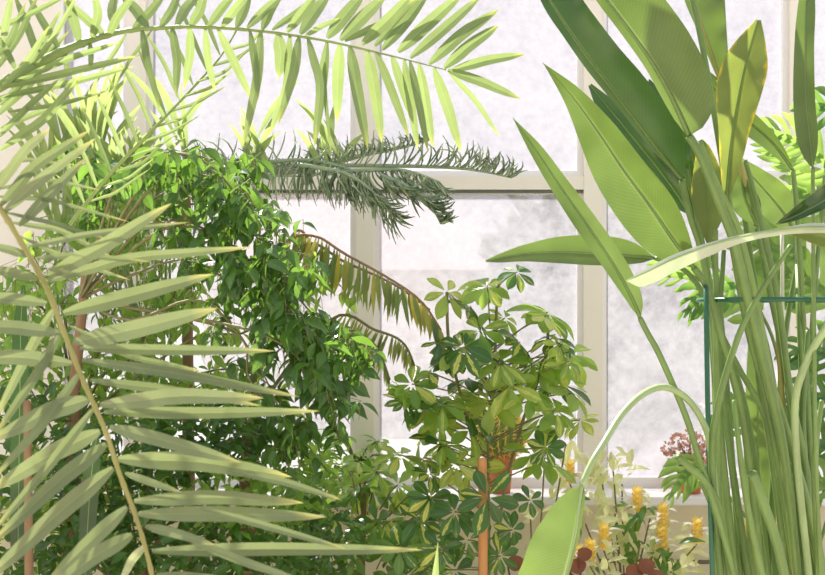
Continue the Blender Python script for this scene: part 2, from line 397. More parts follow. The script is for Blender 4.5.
# arching leaf, its glossy reflection painted in as a pale colour
sleaf('strel_sheen', [(850,230,2.35),(815,228,2.33),(782,230,2.3),(745,236,2.26),(712,245,2.22),(676,258,2.18),(645,273,2.15),(626,281,2.14)],
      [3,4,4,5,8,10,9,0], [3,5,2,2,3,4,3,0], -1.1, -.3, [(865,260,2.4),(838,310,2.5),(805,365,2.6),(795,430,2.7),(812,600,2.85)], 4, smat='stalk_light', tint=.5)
sleaf('strel_yellow', [(726,205,2.75),(729,165,2.74),(733,130,2.72),(739,95,2.71),(746,62,2.7),(758,20,2.7)],
      [2,9,15,24,22,2], [2,12,17,22,22,3], .4, .35, [(733,250,2.78),(748,330,2.8),(770,420,2.84),(800,600,2.9)], 3.5, tint=.6)
sleaf('strel_yellow', [(702,140,2.85),(704,165,2.84),(707,190,2.83),(709,215,2.82),(708,245,2.8)],
      [4,14,20,16,1], [4,10,16,15,1], .3, .4, None, 3)
sleaf('strel', [(719,80,2.95),(712,55,2.95),(702,25,2.96),(690,-8,2.98),(675,-50,3.0)], [1,4,6,7,0], [4,16,24,28,2], -.3, .2,
      [(730,130,2.95),(745,180,2.95),(760,240,2.96),(778,330,2.96),(790,600,3.0)], 3, smat='rachis', tint=1.)
sleaf('strel', [(813,168,2.5),(810,140,2.5),(806,100,2.5),(805,50,2.5),(806,5,2.52),(810,-60,2.55)], [4,13,13,11,8,0], [1,8,9,9,9,0], .5, .3,
      [(813,200,2.52),(814,320,2.56),(816,460,2.6),(822,610,2.7)], 2.2, tint=.5)
sleaf('strel_dark', [(686,170,3.0),(676,150,3.0),(664,128,3.0),(655,105,3.02),(648,80,3.05)], [3,16,22,20,2], [4,16,18,14,2], .2, .3,
      [(700,230,3.0),(712,330,3.0),(722,600,3.0)], 3)
sleaf('strel_dark', [(690,215,2.95),(674,190,2.95),(655,165,2.96),(635,140,2.97),(612,112,3.0),(590,85,3.02)], [3,14,20,20,14,2], [3,12,16,14,10,2], .3, .2,
      [(706,280,2.95),(716,400,2.95),(730,600,2.98)], 3)
sleaf('strel_dark', [(706,235,3.05),(700,205,3.05),(692,180,3.05),(688,150,3.05)], [4,16,18,2], [4,16,16,2], .2, .2, None, 3)
sleaf('strel', [(757,226,2.95),(750,210,2.95),(744,195,2.95),(741,175,2.96)], [2,13,14,3], [2,12,13,2], .3, .5, [(770,290,2.95),(790,400,2.95),(806,600,2.98)], 3.5, tint=.1)
sleaf('strel', [(797,236,3.3),(785,215,3.3),(770,196,3.3),(752,176,3.3),(738,158,3.3)], [3,15,18,13,2], [3,17,18,12,2], .2, .2, [(800,330,2.96),(815,600,3.2)], 3, tint=1.)
sleaf('strel_dark', [(776,224,2.4),(795,216,2.4),(815,206,2.4),(840,192,2.42),(880,175,2.45)], [1,9,13,16,2], [1,5,7,10,2], .6, .3, None, 2, ripple=.2)
sleaf('strel_yellow', [(775,229,2.38),(800,233,2.38),(825,238,2.38),(860,250,2.4)], [2,8,12,2], [2,6,10,2], .5, .4, None, 2)
sleaf('strel', [(760,610,3.2),(759,520,3.2),(758,450,3.2),(757,390,3.2),(755,330,3.22),(752,300,2.96)], [8,13,14,11,6,0], [9,14,15,12,6,0], .15, .1, None, 2, tint=1., ripple=.02)
sleaf('strel', [(793,170,2.95),(770,140,2.95),(735,110,2.98),(712,86,3.0),(690,60,3.05)], [2,10,14,12,2], [2,8,12,10,2], .2, .6, [(800,260,2.95),(818,600,3.0)], 3, tint=.4)
sleaf('strel', [(690,-12,2.9),(672,-60,2.9),(645,-120,2.92),(610,-190,2.95),(570,-270,3.0)], [2,26,40,34,0], [3,26,40,34,0], .3, .3,  # unseen leaf and the two after it, added above to shade leaves below
      [(705,60,2.9),(722,160,2.9),(745,300,2.9),(768,430,2.9),(790,600,2.95)], 3.4)
sleaf('strel', [(640,-10,3.05),(615,-60,3.05),(580,-120,3.07),(530,-180,3.1),(480,-235,3.15)], [2,28,40,34,0], [3,28,38,30,0], .2, .3,
      [(668,60,3.02),(700,180,3.0),(722,330,3.0),(742,600,3.0)], 3)
sleaf('strel', [(722,-10,3.0),(735,-60,3.0),(745,-130,3.0),(750,-220,3.05)], [2,30,36,0], [3,30,36,0], .2, .3,
      [(728,80,3.0),(745,220,3.0),(770,380,3.0),(800,600,3.0)], 3)
# drooping leaf on its arched stalk
sleaf('strel', [(582,485,2.3),(579,505,2.29),(575,535,2.28),(567,570,2.27),(556,610,2.27),(545,665,2.28)],
      [3,5,4,3,3,0], [3,24,40,46,44,0], -.35, .35, [(592,462,2.32),(605,441,2.36),(622,414,2.42),(643,394,2.48),(664,387,2.55),(685,397,2.62),(702,420,2.66),(711,450,2.7),(718,520,2.75),(726,620,2.85)], 3.6, smat='stalk_light', tint=.9, ripple=.03)
# further stalks that reach above or stay bare
extra = [
 [(791,245,2.45),(764,287,2.5),(739,335,2.55),(718,406,2.6),(712,470,2.68),(724,610,2.8)],
 [(700,140,2.68),(720,190,2.7),(739,230,2.72),(756,300,2.75),(776,400,2.8),(800,480,2.85),(826,600,2.9)],
 [(745,160,2.85),(752,185,2.85),(763,230,2.85),(778,300,2.86),(790,390,2.88),(806,470,2.9),(825,600,2.95)],
 [(714,318,2.9),(740,370,2.9),(764,414,2.9),(782,470,2.9),(800,600,2.95)],
 [(716,230,2.75),(716,330,2.78),(718,450,2.82),(716,600,2.86)],
 [(724,250,2.95),(720,340,2.95),(730,450,2.95),(752,600,3.0)],
 [(770,200,3.05),(762,280,3.05),(752,360,3.05),(740,450,3.0),(748,600,3.0)],
 [(800,250,3.1),(786,330,3.1),(778,420,3.1),(772,520,3.05),(782,620,3.0)],
 [(752,473,2.5),(764,505,2.52),(776,540,2.55),(788,590,2.6)],
 [(727,330,2.9),(738,420,2.9),(748,500,2.9),(765,600,2.9)],
 [(745,290,2.8),(765,360,2.8),(790,440,2.8),(812,520,2.8),(830,600,2.85)],
 [(785,180,3.2),(792,300,3.15),(802,420,3.1),(806,600,3.05)],
 [(808,330,2.9),(803,420,2.9),(808,500,2.9),(820,600,2.9)],
 [(734,400,2.7),(742,470,2.7),(752,530,2.72),(770,610,2.75)],
 [(822,400,2.7),(815,470,2.7),(822,600,2.75)],
 [(700,480,3.0),(716,520,3.0),(728,600,3.0)],
]
for i, e in enumerate(extra):
    if i in (6, 9, 11): continue
    mb = MB(); ptube(mb, e, [2.2, 3.0, 3.6, 4.4] if i not in (8,) else [5, 5, 5], k=9, n=30, tint=R.random()); mb.build('leaf_stalk', M['stalk'], st)
mb = MB(); ptube(mb, [(677,456,2.6),(690,468,2.62),(706,483,2.66),(722,520,2.72),(735,620,2.8)], [3.6, 3.8, 4], k=9, n=20); mb.build('cut_stalk', M['stalk'], st)
# hoop and stakes
hoop = MB(); hc = P(784, 300, 2.84); hp = []
for i in range(49):
    q = 2*math.pi*i/48; hp.append((hc.x+.235*math.cos(q), 2.84+.235*math.sin(q), hc.z-.005*math.sin(q)))
hoop.tube(hp, .0065, 8, cap=False)
tag(hoop.build('plant_hoop', M['hoop']), 'dark green coated support hoop ringing the bird of paradise stalks', 'plant support')
mb = MB(); ptube(mb, [(706,286,2.72),(708,420,2.72),(713,600,2.72),(718,836,2.73)], 2.6, n=10); tag(mb.build('plant_stake', M['hoop']), 'dark green upright stake at the left end of the hoop', 'plant support')
mb = MB(); ptube(mb, [(782,228,3.05),(783,420,3.05),(784,779,3.05)], 2.0, n=10); tag(mb.build('bamboo_cane', M['cane']), 'pale thin cane standing among the bird of paradise stalks', 'cane')

# ---------------------------------------------------------------- palms
def leaflet(pts, w, mat, parent, tilt=.3, droop=0, tint=None, n=10):
    """pts px: base, (mid), tip with depth; strap shaped"""
    mb = MB(); k = len(pts)
    if k == 2:
        a, b = pts; pts = [a, tuple(a[i]*.67+b[i]*.33 for i in range(3)), tuple(a[i]*.33+b[i]*.67 for i in range(3)), b]
        pts[1] = (pts[1][0], pts[1][1]-droop, pts[1][2]); pts[2] = (pts[2][0], pts[2][1]-droop, pts[2][2]); k = 4
    elif k == 3:
        a, c, b = pts; pts = [a, tuple((a[i]+c[i])/2 for i in range(3)), c, tuple((c[i]+b[i])/2 for i in range(3)), b]; k = 5
    pts = crv(pts, 7); prof = [.3, .78, 1, 1, .96, .84, .58, 0]
    h = [w*.54*p for p in prof]
    blade(mb, pts, h, h, tilt, R.uniform(.1, .5), n=n, m=1, tint=tint)
    return mb.build('leaflet', mat, parent, smooth=False)
def yat(pts, x, y):
    best = min(pts, key=lambda p: (p[0]-x)**2+(p[1]-y)**2); return best[2]
def frond(parent, rach, rpx, lets, mat, rmat, dy=.0, name='frond'):
    mb = MB(); nn_ = 90; c_ = crv([tuple(P(*p)) for p in rach], nn_); rq = crv([(a,) for a in rpx], nn_)
    Ym = sum(p[2] for p in rach)/len(rach); mb.tube(c_, [pw(q[0]*(1+(.22 if i % 5 == 0 else 0)), Ym) for i, q in enumerate(rq)], 8); fr = mb.build(name, rmat, parent)
    fine = crv([tuple(map(float, p)) for p in rach], 60)
    for L_ in lets:
        (bx, by), rest, w_ = L_[0], L_[1:-1], L_[-1]
        y = yat(fine, bx, by); o = R.uniform(-.12, .12)+dy
        pts = [(bx, by, y)]
        for i, q in enumerate(rest): pts.append((q[0], q[1], y+o*(i+1)/len(rest)))
        leaflet(pts, w_, mat, fr, tilt=R.uniform(0, .6), droop=R.uniform(0, 3))
    return fr
dp = thing('date_palm', (-1.6, 2.3, 0), 'date palm whose long green frond arches over the top left with hanging leaflets', 'palm')
rach = [(-60,118,1.9),(0,86,1.95),(45,60,2.0),(80,44,2.03),(120,32,2.07),(160,28,2.1),(200,27,2.15),(260,31,2.2),(310,38,2.25),(350,46,2.28),(400,58,2.32),(446,70,2.35)]
lets = [
 ((142,29),(147,60),(160,110),7),((172,27),(177,60),(176,98),8),((190,27),(190,55),(184,90),8),((205,28),(208,60),(215,92),7),
 ((218,29),(234,62),(252,100),8),((250,31),(256,70),(258,100),7),((261,31),(257,80),(243,148),9),((278,34),(281,55),(279,78),12),
 ((290,35),(287,86),(269,136),8),((299,37),(294,72),(278,125),9),((308,38),(320,84),(316,142),8),((327,42),(321,94),(314,148),9),((324,60),(325,94),(331,152),4),
 ((340,44),(338,78),(337,122),11),((350,47),(357,90),(368,150),11),((367,50),(375,91),(382,144),11),((376,52),(409,138),8),((392,56),(411,118),8),
 ((404,60),(418,150),8),((410,61),(428,152),7),((419,64),(433,148),9),((434,68),(448,108),(461,152),10),((448,71),(475,100),(500,137),5),
 ((448,70),(482,82),(521,99),9),((452,70),(488,60),(525,54),9),((444,68),(470,45),(499,25),11),((429,64),(462,34),(499,9),11),((410,58),(445,28),(482,-5),10),
 ((398,52),(430,22),(464,-8),12),((382,50),(406,22),(430,-10),10),((375,46),(400,18),(425,-8),8),((362,44),(390,18),(414,-8),11),((345,41),(385,22),(420,-4),7),
 ((340,40),(362,18),(387,-6),12),((327,38),(346,14),(365,-8),12),((305,36),(322,26),(340,18),5),((300,34),(315,12),(330,-8),11),((287,32),(303,12),(318,-8),9),
 ((272,30),(292,16),(312,0),6),((262,30),(270,10),(282,-8),9),((247,28),(265,10),(286,-8),8),((236,28),(244,10),(250,-8),9),((222,27),(236,8),(252,-10),8),
 ((208,27),(222,8),(236,-8),8),((190,27),(200,10),(206,-10),9),((176,27),(186,8),(202,-10),9),((160,28),(172,10),(180,-10),8),((148,28),(136,10),(122,-4),10),
 ((132,30),(150,12),(166,-8),8),((118,33),(112,12),(116,-10),9),((105,35),(85,18),(62,-3),8),((108,36),(118,16),(136,-8),8),((92,40),(98,14),(94,-10),8),((80,44),(72,14),(66,-8),9),
 ((60,50),(44,24),(28,-4),7),((40,62),(28,28),(14,-6),7),((16,70),(6,50),(-6,32),6),((3,42),(7,18),(12,-6),7),
 ((0,88),(70,72),(142,55),7),((-4,98),(65,84),(136,66),6),((10,84),(70,58),(120,42),6),((-6,118),(30,84),(60,40),7),((0,105),(34,70),(70,30),6),((-2,92),(28,60),(50,25),6),
 ((90,42),(91,58),(90,70),5),((66,50),(66,72),(56,92),4),((126,34),(112,56),(98,74),4),((152,30),(130,60),(112,92),3),
 ((-5,72),(20,34),(38,-5),6),((-5,60),(10,40),(26,2),6),((24,76),(44,40),(62,8),5),((30,72),(58,30),(78,-6),5),((-5,30),(30,14),(70,-6),5),
 ((0,150),(45,118),(84,72),8),((0,128),(40,112),(100,92),5),((-5,140),(30,105),(60,78),6),((8,112),(60,104),(110,90),4),
]
frond(dp, rach, [6, 4.4, 2.2, 1.6, 1.2, .6], [l for l in lets], M['palm'], M['rachis_green'])
# a second thinner frond climbing behind it
r2 = [(70,225,2.5),(105,180,2.5),(140,143,2.5),(170,112,2.52),(200,80,2.55),(225,50,2.6),(245,10,2.62),(250,-30,2.65)]
l2 = []
for i in range(11):
    t = i/10; x = 85+135*t; y = 205-150*t
    l2.append(((x, y), (x-14, y-34), (x-26-R.uniform(0, 10), y-70), 4)); l2.append(((x+3, y-3), (x+30, y-12), (x+58+R.uniform(-8, 8), y-26-R.uniform(0, 16)), 3))
frond(dp, r2, [2, 1.5, 1, .5], l2, M['palm'], M['rachis_green'])
tk = MB(); tk.tube([(-1.6, 2.3, 0), (-1.62, 2.3, .6), (-1.55, 2.28, 1.2)], [.13, .12, .10], 12); tk.build('trunk', M['bark'], dp)

np_ = thing('feather_palm', (-.75, 1.3, 0), 'out of focus near palm with long grey green leaflets on a yellow rib', 'palm')
rach = [(-40,160,1.5),(-5,202,1.48),(15,232,1.46),(45,285,1.43),(65,335,1.4),(85,385,1.38),(105,430,1.36),(120,475,1.34),(137,520,1.32),(152,575,1.3),(162,640,1.28)]
lets = [
 ((48,276),(105,245),(172,203),14),((46,281),(130,258),(252,247),10),((63,313),(130,296),(214,274),15),((74,342),(140,328),(218,308),17),
 ((80,348),(170,350),(275,351),10),((82,360),(180,374),(300,397),10),((90,380),(170,390),(262,406),9),((100,405),(180,396),(264,398),15),((104,412),(200,413),(320,411),11),
 ((110,427),(165,441),(242,463),13),((118,459),(200,462),(292,477),17),((125,473),(150,482),(180,492),7),((134,501),(215,497),(304,503),13),((138,514),(225,514),(327,517),14),
 ((145,526),(175,533),(215,545),9),((152,551),(270,549),(424,550),12),((156,575),(200,578),(300,590),9),
 ((228,470),(285,482),(342,500),7),((200,508),(270,527),(346,549),7),((190,540),(245,562),(305,582),8),
 ((36,258),(80,255),(150,262),6),((30,246),(90,234),(190,222),6),((70,326),(130,356),(205,372),6),((20,236),(75,262),(130,280),5),
 ((28,256),(10,250),(-15,244),8),((38,279),(5,271),(-35,272),9),((47,303),(5,298),(-40,301),11),((60,333),(10,327),(-45,328),13),((72,363),(15,357),(-45,360),14),
 ((90,399),(50,411),(-12,442),17),((100,431),(55,452),(-12,492),17),((106,444),(60,480),(-10,545),15),((113,468),(60,512),(-20,586),17),((127,507),(92,540),(46,584),14),((132,535),(95,556),(52,588),15),
 ((54,308),(30,350),(-8,425),9),((62,330),(38,372),(-8,440),9),((80,372),(48,418),(-10,482),9),((94,408),(52,462),(-10,535),9),((145,545),(132,560),(120,584),8),
 ((4,212),(40,180),(96,138),10),((0,206),(35,166),(90,130),10),((19,226),(48,196),(86,158),10),((-8,196),(25,150),(50,128),9),
 ((10,222),(60,230),(120,262),5),((4,212),(60,225),(110,240),4),((-8,196),(50,200),(130,222),4),((-12,190),(50,180),(100,190),4),((-14,186),(20,160),(78,165),4),
]
frond(np_, rach, [3.6, 3, 2.6, 2.3, 2], lets, M['palm_near'], M['rachis'])
tk = MB(); tk.tube([(-.75, 1.3, 0), (-.76, 1.3, .5), (-.72, 1.35, 1.0)], [.06, .055, .04], 10); tk.build('trunk', M['bark'], np_)
ptb = MB(); ptb.tube(crv([(-.72, 1.35, 1.0), (-.73, 1.45, 1.4), (-.70, 1.5, 1.62), tuple(P(-40,160,1.5))], 12), .006, 8); ptb.build('frond_stalk', M['rachis'], np_)
mb = MB(); o = thing('sword_leaf_plant', tuple(P(430, 1000, 2.1)*1), 'single pointed green blade rising at the bottom edge', 'plant')
o.location = (P(430, 575, 2.1).x, 2.1, 0)
blade(mb, [(425,1000,2.1),(430,700,2.1),(434,600,2.1),(438,541,2.1)], [5,6,5,0], [5,6,5,0], .3, .3, n=20); mb.build('leaf', M['grass'], o)

# ---------------------------------------------------------------- slender leaved plant at the back left
sl = thing('bamboo_palm', (X(150, 4.3), 4.3, 0), 'pale clump of narrow upright leaves against the bright left panes', 'plant')
for k in range(23):
    x0 = R.uniform(55, 178) if k < 19 else R.uniform(235, 345); Yd = R.uniform(4.1, 4.6); yb = R.uniform(112, 132) if x0 > 190 else R.uniform(120, 235)
    mb = MB()
    base = (x0+R.uniform(-5, 5), yb+60, Yd)
    for j in range(R.randint(6, 10) if x0 < 215 else 4):
        a = R.uniform(-.9, 1.0); l = R.uniform(45, 95) if x0 < 190 else R.uniform(35, 62)
        bx = base[0]+R.uniform(-10, 10); by = base[1]-R.uniform(0, 45)
        h = R.uniform(2.4, 3.8)
        blade(mb, [(bx, by, Yd), (bx+a*l*.25, by-l*.4, Yd+.03), (bx+a*l*.55, by-l*.75, Yd), (bx+a*l*.9, by-l, Yd-.03)], [.5, h, h*.8, 0], [.5, h, h*.8, 0], .3, .3, n=7, m=1)
    s = mb.build('leaf_cluster', M['grass'], sl)
    mb = MB(); ptube(mb, [(base[0], base[1]-30, Yd), (base[0]-(0 if x0 < 200 else 25), base[1]+(40 if x0 < 200 else -12), Yd), *([(150+(x0-150)*.35, base[1]+90, 4.3)] if x0 < 200 else [(210, 176, 4.45), (170, 200, 4.4)]), (150+(x0-150)*.12, 400, 4.3), (150, 636, 4.3)], 1.0, k=5, n=10); mb.build('stem', M['stalk_light'], s)

# ---------------------------------------------------------------- weeping fig
def inpoly(x, y, poly):
    c = False; j = len(poly)-1
    for i in range(len(poly)):
        if (poly[i][1] > y) != (poly[j][1] > y) and x < (poly[j][0]-poly[i][0])*(y-poly[i][1])/(poly[j][1]-poly[i][1])+poly[i][0]: c = not c
        j = i
    return c
fg = thing('weeping_fig', (X(60, 3.8), 3.8, 0), 'dark green weeping fig with cascading glossy pointed leaves at the left', 'shrub')
root = V((X(60, 3.8), 3.8, 0))
mb = MB(); mb.tube(crv([tuple(root), tuple(P(70, 520, 3.8)), tuple(P(75, 380, 3.8)), tuple(P(90, 250, 3.75))], 16), [.035, .03, .022, .015], 9); mb.build('trunk', M['bark'], fg)
def figbranch(path, Y0, nleaf, size, spread, mat='ficus', hang=26, parent=fg, start=(80, 300, 3.78), tints=(0, 1), name='branch'):
    """path: px points of the branch; hanging twigs with leaves in pairs"""
    pts = [start]+[(x, y, Y0+dy) for x, y, dy in path]
    mb = MB(); ptube(mb, pts, [1.8, 1.3, .9, .5], k=6, n=24)
    fine = crv([tuple(map(float, p)) for p in pts], 80)
    lm = MB(); tw = mb; i = 0
    while i < nleaf:
        q = fine[min(80, int(80*(.25+.75*R.random()**.75)))]
        x, y, Yy = q[0]+R.gauss(0, spread*.5), q[1]+R.gauss(0, spread*.35), q[2]+R.uniform(-.28, .28)
        L_ = R.uniform(.4, 1)*hang; dx = R.uniform(-.15, .45)*L_
        k = max(3, int(L_/7)); tp = []
        for j in range(k+1):
            s = j/k; tp.append(P(x+dx*s, y+L_*s*s*.6+L_*s*.4, Yy))
        tw.tube([P(q[0], q[1], q[2])]+tp, .0012, 3, cap=False)
        for j in range(k):
            a = R.uniform(-1, 1); sd = 1 if j % 2 else -1
            d = V((sd*R.uniform(.3, .9)+dx/hang, R.uniform(-.7, .7), R.uniform(-1.1, -.1)))
            up = V((R.uniform(-.5, .5), R.uniform(-1.2, .4), 1.0))
            ln = size*R.uniform(.7, 1.2)
            leaf(lm, tp[j]+rv(.006), d, up, ln, ln*R.uniform(.42, .55), 'ovate', R.uniform(.1, .7), R.uniform(.1, .45), tint=R.uniform(*tints), seg=6, twist=R.uniform(-.5, .5)); i += 1
    br = mb.build(name, M['twig'], parent); lm.build('foliage', M[mat], br, smooth=False)
FB = [
 ([(150,170,0),(200,160,0),(240,200,0),(262,250,0),(280,300,0)], 3.35, 120, .095, 22),
 ([(160,230,0),(220,240,0),(270,290,0),(310,330,0),(335,370,0),(340,410,0)], 3.4, 130, .09, 16),
 ([(110,200,-.1),(130,165,-.1),(170,152,-.1),(215,160,-.1)], 3.5, 95, .085, 26),
 ([(140,200,0),(190,175,0),(240,190,0),(275,230,0),(300,280,0)], 3.4, 150, .085, 28),
 ([(150,220,0),(210,205,0),(260,240,0),(300,300,0),(345,345,.0),(362,352,0)], 3.5, 170, .085, 24),
 ([(120,240,0),(180,220,0),(230,250,0),(275,310,0),(310,360,0),(330,400,0)], 3.4, 150, .09, 24),
 ([(90,215,.1),(100,180,.1),(120,172,.1)], 3.7, 60, .085, 22),
 ([(120,280,.1),(190,260,.1),(250,300,.1),(290,330,.1),(330,315,0)], 3.6, 130, .08, 24),
 ([(130,320,0),(200,300,0),(250,350,0),(280,410,0),(300,440,0)], 3.55, 80, .08, 24),
 ([(110,230,.2),(170,190,.2),(230,165,.2),(258,168,.2)], 3.7, 60, .085, 18),
]
for pth, Y0, nl, sz, spd in FB: figbranch(pth, Y0, nl, sz, spd)
figbranch([(110,220,0),(95,180,0),(85,160,0),(70,158,0)], 3.55, 40, .085, 18)
figbranch([(250,330,0),(310,370,0),(335,400,0),(332,430,0)], 3.45, 22, .085, 8, hang=40)
figbranch([(230,330,0),(250,380,0),(290,430,0),(300,470,0)], 3.6, 90, .08, 24)
# growth behind, sunlight put into its brighter leaf colour
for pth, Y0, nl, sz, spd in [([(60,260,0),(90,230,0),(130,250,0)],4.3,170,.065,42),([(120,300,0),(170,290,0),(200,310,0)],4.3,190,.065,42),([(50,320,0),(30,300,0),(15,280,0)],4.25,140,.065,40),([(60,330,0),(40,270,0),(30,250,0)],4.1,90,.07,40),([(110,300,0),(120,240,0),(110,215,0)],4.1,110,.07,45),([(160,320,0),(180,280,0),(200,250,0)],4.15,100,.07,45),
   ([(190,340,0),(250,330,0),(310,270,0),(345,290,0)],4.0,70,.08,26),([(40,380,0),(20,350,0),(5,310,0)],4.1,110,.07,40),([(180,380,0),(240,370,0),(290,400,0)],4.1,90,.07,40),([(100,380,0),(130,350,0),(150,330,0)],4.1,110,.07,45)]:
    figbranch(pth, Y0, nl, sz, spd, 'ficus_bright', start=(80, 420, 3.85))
# ---------------------------------------------------------------- dense low shrub, lower left
sh = thing('evergreen_shrub', (X(140, 3.9), 3.9, 0), 'dense small leaved shrub filling the lower left behind the near palm', 'shrub')
mb = MB(); mb.tube([(X(140, 3.9), 3.9, 0), (X(142, 3.9), 3.9, .25), tuple(P(150, 450, 3.9))], [.03, .025, .015], 8); mb.build('trunk', M['bark'], sh)
for cx, cy, rx, ry, Yc, nl, mt in [(30,440,55,70,3.7,260,'ficus'),(100,470,60,60,3.7,300,'ficus'),(180,440,60,55,3.7,300,'ficus'),(60,545,80,50,3.6,300,'ficus'),(160,540,70,50,3.6,300,'ficus'),
    (245,440,50,45,3.75,240,'ficus'),(250,500,60,45,3.7,260,'ficus_bright'),(250,560,60,35,3.6,200,'ficus'),(110,400,70,35,4.0,200,'ficus_bright'),(200,390,60,30,4.0,150,'ficus_bright'),(20,370,45,50,4.0,180,'ficus_bright'),(320,540,45,45,3.8,200,'ficus'),(315,475,35,40,3.9,150,'ficus_bright'),
    (130,500,90,60,4.1,300,'ficus_bright'),(40,500,60,70,4.1,240,'ficus_bright')]:
    mb = MB(); a = V((X(142, 3.9), 3.9, .2)); b_ = P(cx, cy, Yc); mb.tube([a, a.lerp(b_, .5)+V((0, 0, .05)), b_], [.01, .006, .003], 5); br = mb.build('branch', M['twig'], sh)
    lm = MB()
    for i in range(nl):
        q = rv().normalized()*R.random()**.4
        p = P(cx+q.x*rx, cy+q.y*ry, Yc+q.z*.28)
        d = V((R.uniform(-1, 1), R.uniform(-1, .6), R.uniform(-.9, .5))); up = V((R.uniform(-.6, .6), R.uniform(-1.2, .4), 1))
        ln = R.uniform(.045, .075); leaf(lm, p, d, up, ln, ln*.5, 'ovate', R.uniform(0, .5), R.uniform(.1, .4), seg=4)
    lm.build('foliage', M[mt], br, smooth=False)
# dark strap and brown stem at far left
o = thing('dracaena_plant', (X(22, 3.3), 3.3, 0), 'dark green upright strap leaf plant with a brown stem at the far left edge', 'plant')
mb = MB(); blade(mb, [(18,560,3.3),(19,460,3.3),(20,380,3.3),(21,320,3.3),(24,285,3.3)], [7,8,8,7,1], [7,8,8,6,1], .1, .2, n=14, tint=0.); mb.build('leaf', M['strel_dark'], o)
mb = MB(); blade(mb, [(85,580,3.3),(88,520,3.3),(92,470,3.3),(98,430,3.3)], [6,8,8,1], [6,8,8,1], .1, .2, n=14, tint=0.); mb.build('leaf', M['strel_dark'], o)
mb = MB(); ptube(mb, [(26,742,3.3),(29,600,3.3),(28,480,3.3),(27,400,3.3)], [5, 4.5, 4], n=14); mb.build('stem', M['bark'], o)

# ---------------------------------------------------------------- norfolk pine
nf = thing('norfolk_pine', (X(190, 4.35), 4.35, 0), 'norfolk island pine reaching a feathery grey green branch across the middle mullion', 'conifer')
mb = MB(); mb.tube(crv([(X(190, 4.35), 4.35, 0), tuple(P(188, 380, 4.35)), tuple(P(186, 190, 4.35)), tuple(P(186, 160, 4.38))], 14), [.03, .025, .02, .008], 8); mb.build('trunk', M['bark'], nf)
def comb(spine, Y0, n, ln, ang0, ang1, mat, r=.9, both=False, jit=.25, down=.5):
    pts = [(x, y, Y0+dy) for x, y, dy in spine]
    mb = MB(); ptube(mb, pts, [2.4, 2, 1.4, .7], k=6, n=24); br = mb.build('branch', M[mat], nf)
    fine = crv([tuple(map(float, p)) for p in pts], 100); fm = MB()
    for i in range(n):
        t = (i+R.random())/n; q = fine[int(t*100)]
        a = ang0+(ang1-ang0)*t+R.gauss(0, jit)
        if both and i % 2: a = -a+both
        l = ln*R.uniform(.7, 1.15)*(1-.45*t*t); c = R.uniform(-.9, -.1)*down
        pp = [P(q[0]+math.cos(a+c*s*2)*l*s, q[1]+math.sin(a+c*s*2)*l*s+down*8*s*s, q[2]+R.uniform(-.02, .02)+s*R.uniform(-.1, .1)) for s in (0, .25, .5, .75, 1)]
        fm.tube(pp, [pw(r*.6, Y0), pw(r*.95, Y0), pw(r*.95, Y0), pw(r*.8, Y0), pw(.3, Y0)], 4, R.random())
    fm.build('needles', M[mat], br)
comb([(186,172,.1),(240,166,.1),(300,160,0),(345,168,0),(370,182,0),(396,215,0)], 4.2, 120, 42, 2.5, 1.9, 'pine')
comb([(300,165,0),(340,172,0),(365,185,0),(385,205,0),(398,218,0)], 4.15, 60, 30, 2.2, .4, 'pine')
comb([(186,172,0),(300,166,0),(400,166,0),(455,168,0),(485,172,0),(512,178,0)], 4.25, 110, 38, -1.1, -.65, 'pine')
comb([(380,175,0),(410,188,0),(430,205,0),(441,224,0)], 4.15, 70, 30, 1.3, .1, 'pine', r=1.2)
comb([(340,172,0),(400,170,0),(440,182,0)], 4.2, 70, 34, 1.6, 1.2, 'pine', r=1.)
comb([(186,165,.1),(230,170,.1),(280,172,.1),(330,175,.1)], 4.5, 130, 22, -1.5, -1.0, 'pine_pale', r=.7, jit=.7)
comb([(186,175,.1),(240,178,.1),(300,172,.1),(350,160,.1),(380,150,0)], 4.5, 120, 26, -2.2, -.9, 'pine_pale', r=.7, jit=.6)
comb([(310,168,0),(350,158,0),(400,148,0),(430,140,0)], 4.3, 60, 22, -1.5, -.9, 'pine', r=.8, jit=.3)

# ---------------------------------------------------------------- yellowing cycad fronds
cy = thing('cycad', (X(250, 4.0), 4.0, 0), 'cycad with drooping yellow and green fronds beside the fig', 'plant')
def cyf(rach, n, ln, a0, a1, w_, mat='yfrond', rm='bark', tints=(0, 1)):
    mb = MB(); ptube(mb, rach, [1.6, 1.4, 1], k=6, n=24); fr = mb.build('frond', M[rm], cy)
    fine = crv([tuple(map(float, p)) for p in rach], 80); lm = MB()
    for i in range(n):
        t = .22+.78*i/n; q = fine[int(t*80)]
        a = a0+(a1-a0)*t+R.gauss(0, .12); l = ln*(1-.5*t*t)*R.uniform(.85, 1.1)
        d = V((math.cos(a), R.uniform(-.3, .3), -math.sin(a))); leaf(lm, P(*q), d, V((0, -1, .3)), pw(l, 4), pw(w_, 4), 'lance', .15, .2, tint=R.choice(tints) if len(tints) > 2 else R.uniform(*tints), seg=5)
    lm.build('foliage', M[mat], fr)
base = (250, 420, 4.0)
cyf([base,(262,300,3.95),(285,243,3.9),(315,236,3.9),(345,254,3.88),(385,276,3.86),(420,300,3.85),(441,330,3.85)], 46, 58, 2.1, 1.35, 5, tints=(0, .1, .5, 1, 1))
cyf([base,(270,300,3.95),(305,244,3.95),(345,262,3.95),(395,285,3.95),(430,310,3.95)], 40, 46, 2.3, 1.6, 4, tints=(0, .1, .05, .9))
cyf([base,(265,310,3.95),(292,236,3.95),(308,238,3.95),(313,262,3.95)], 14, 30, 2.1, 1.4, 4, tints=(.6, 1, 1))
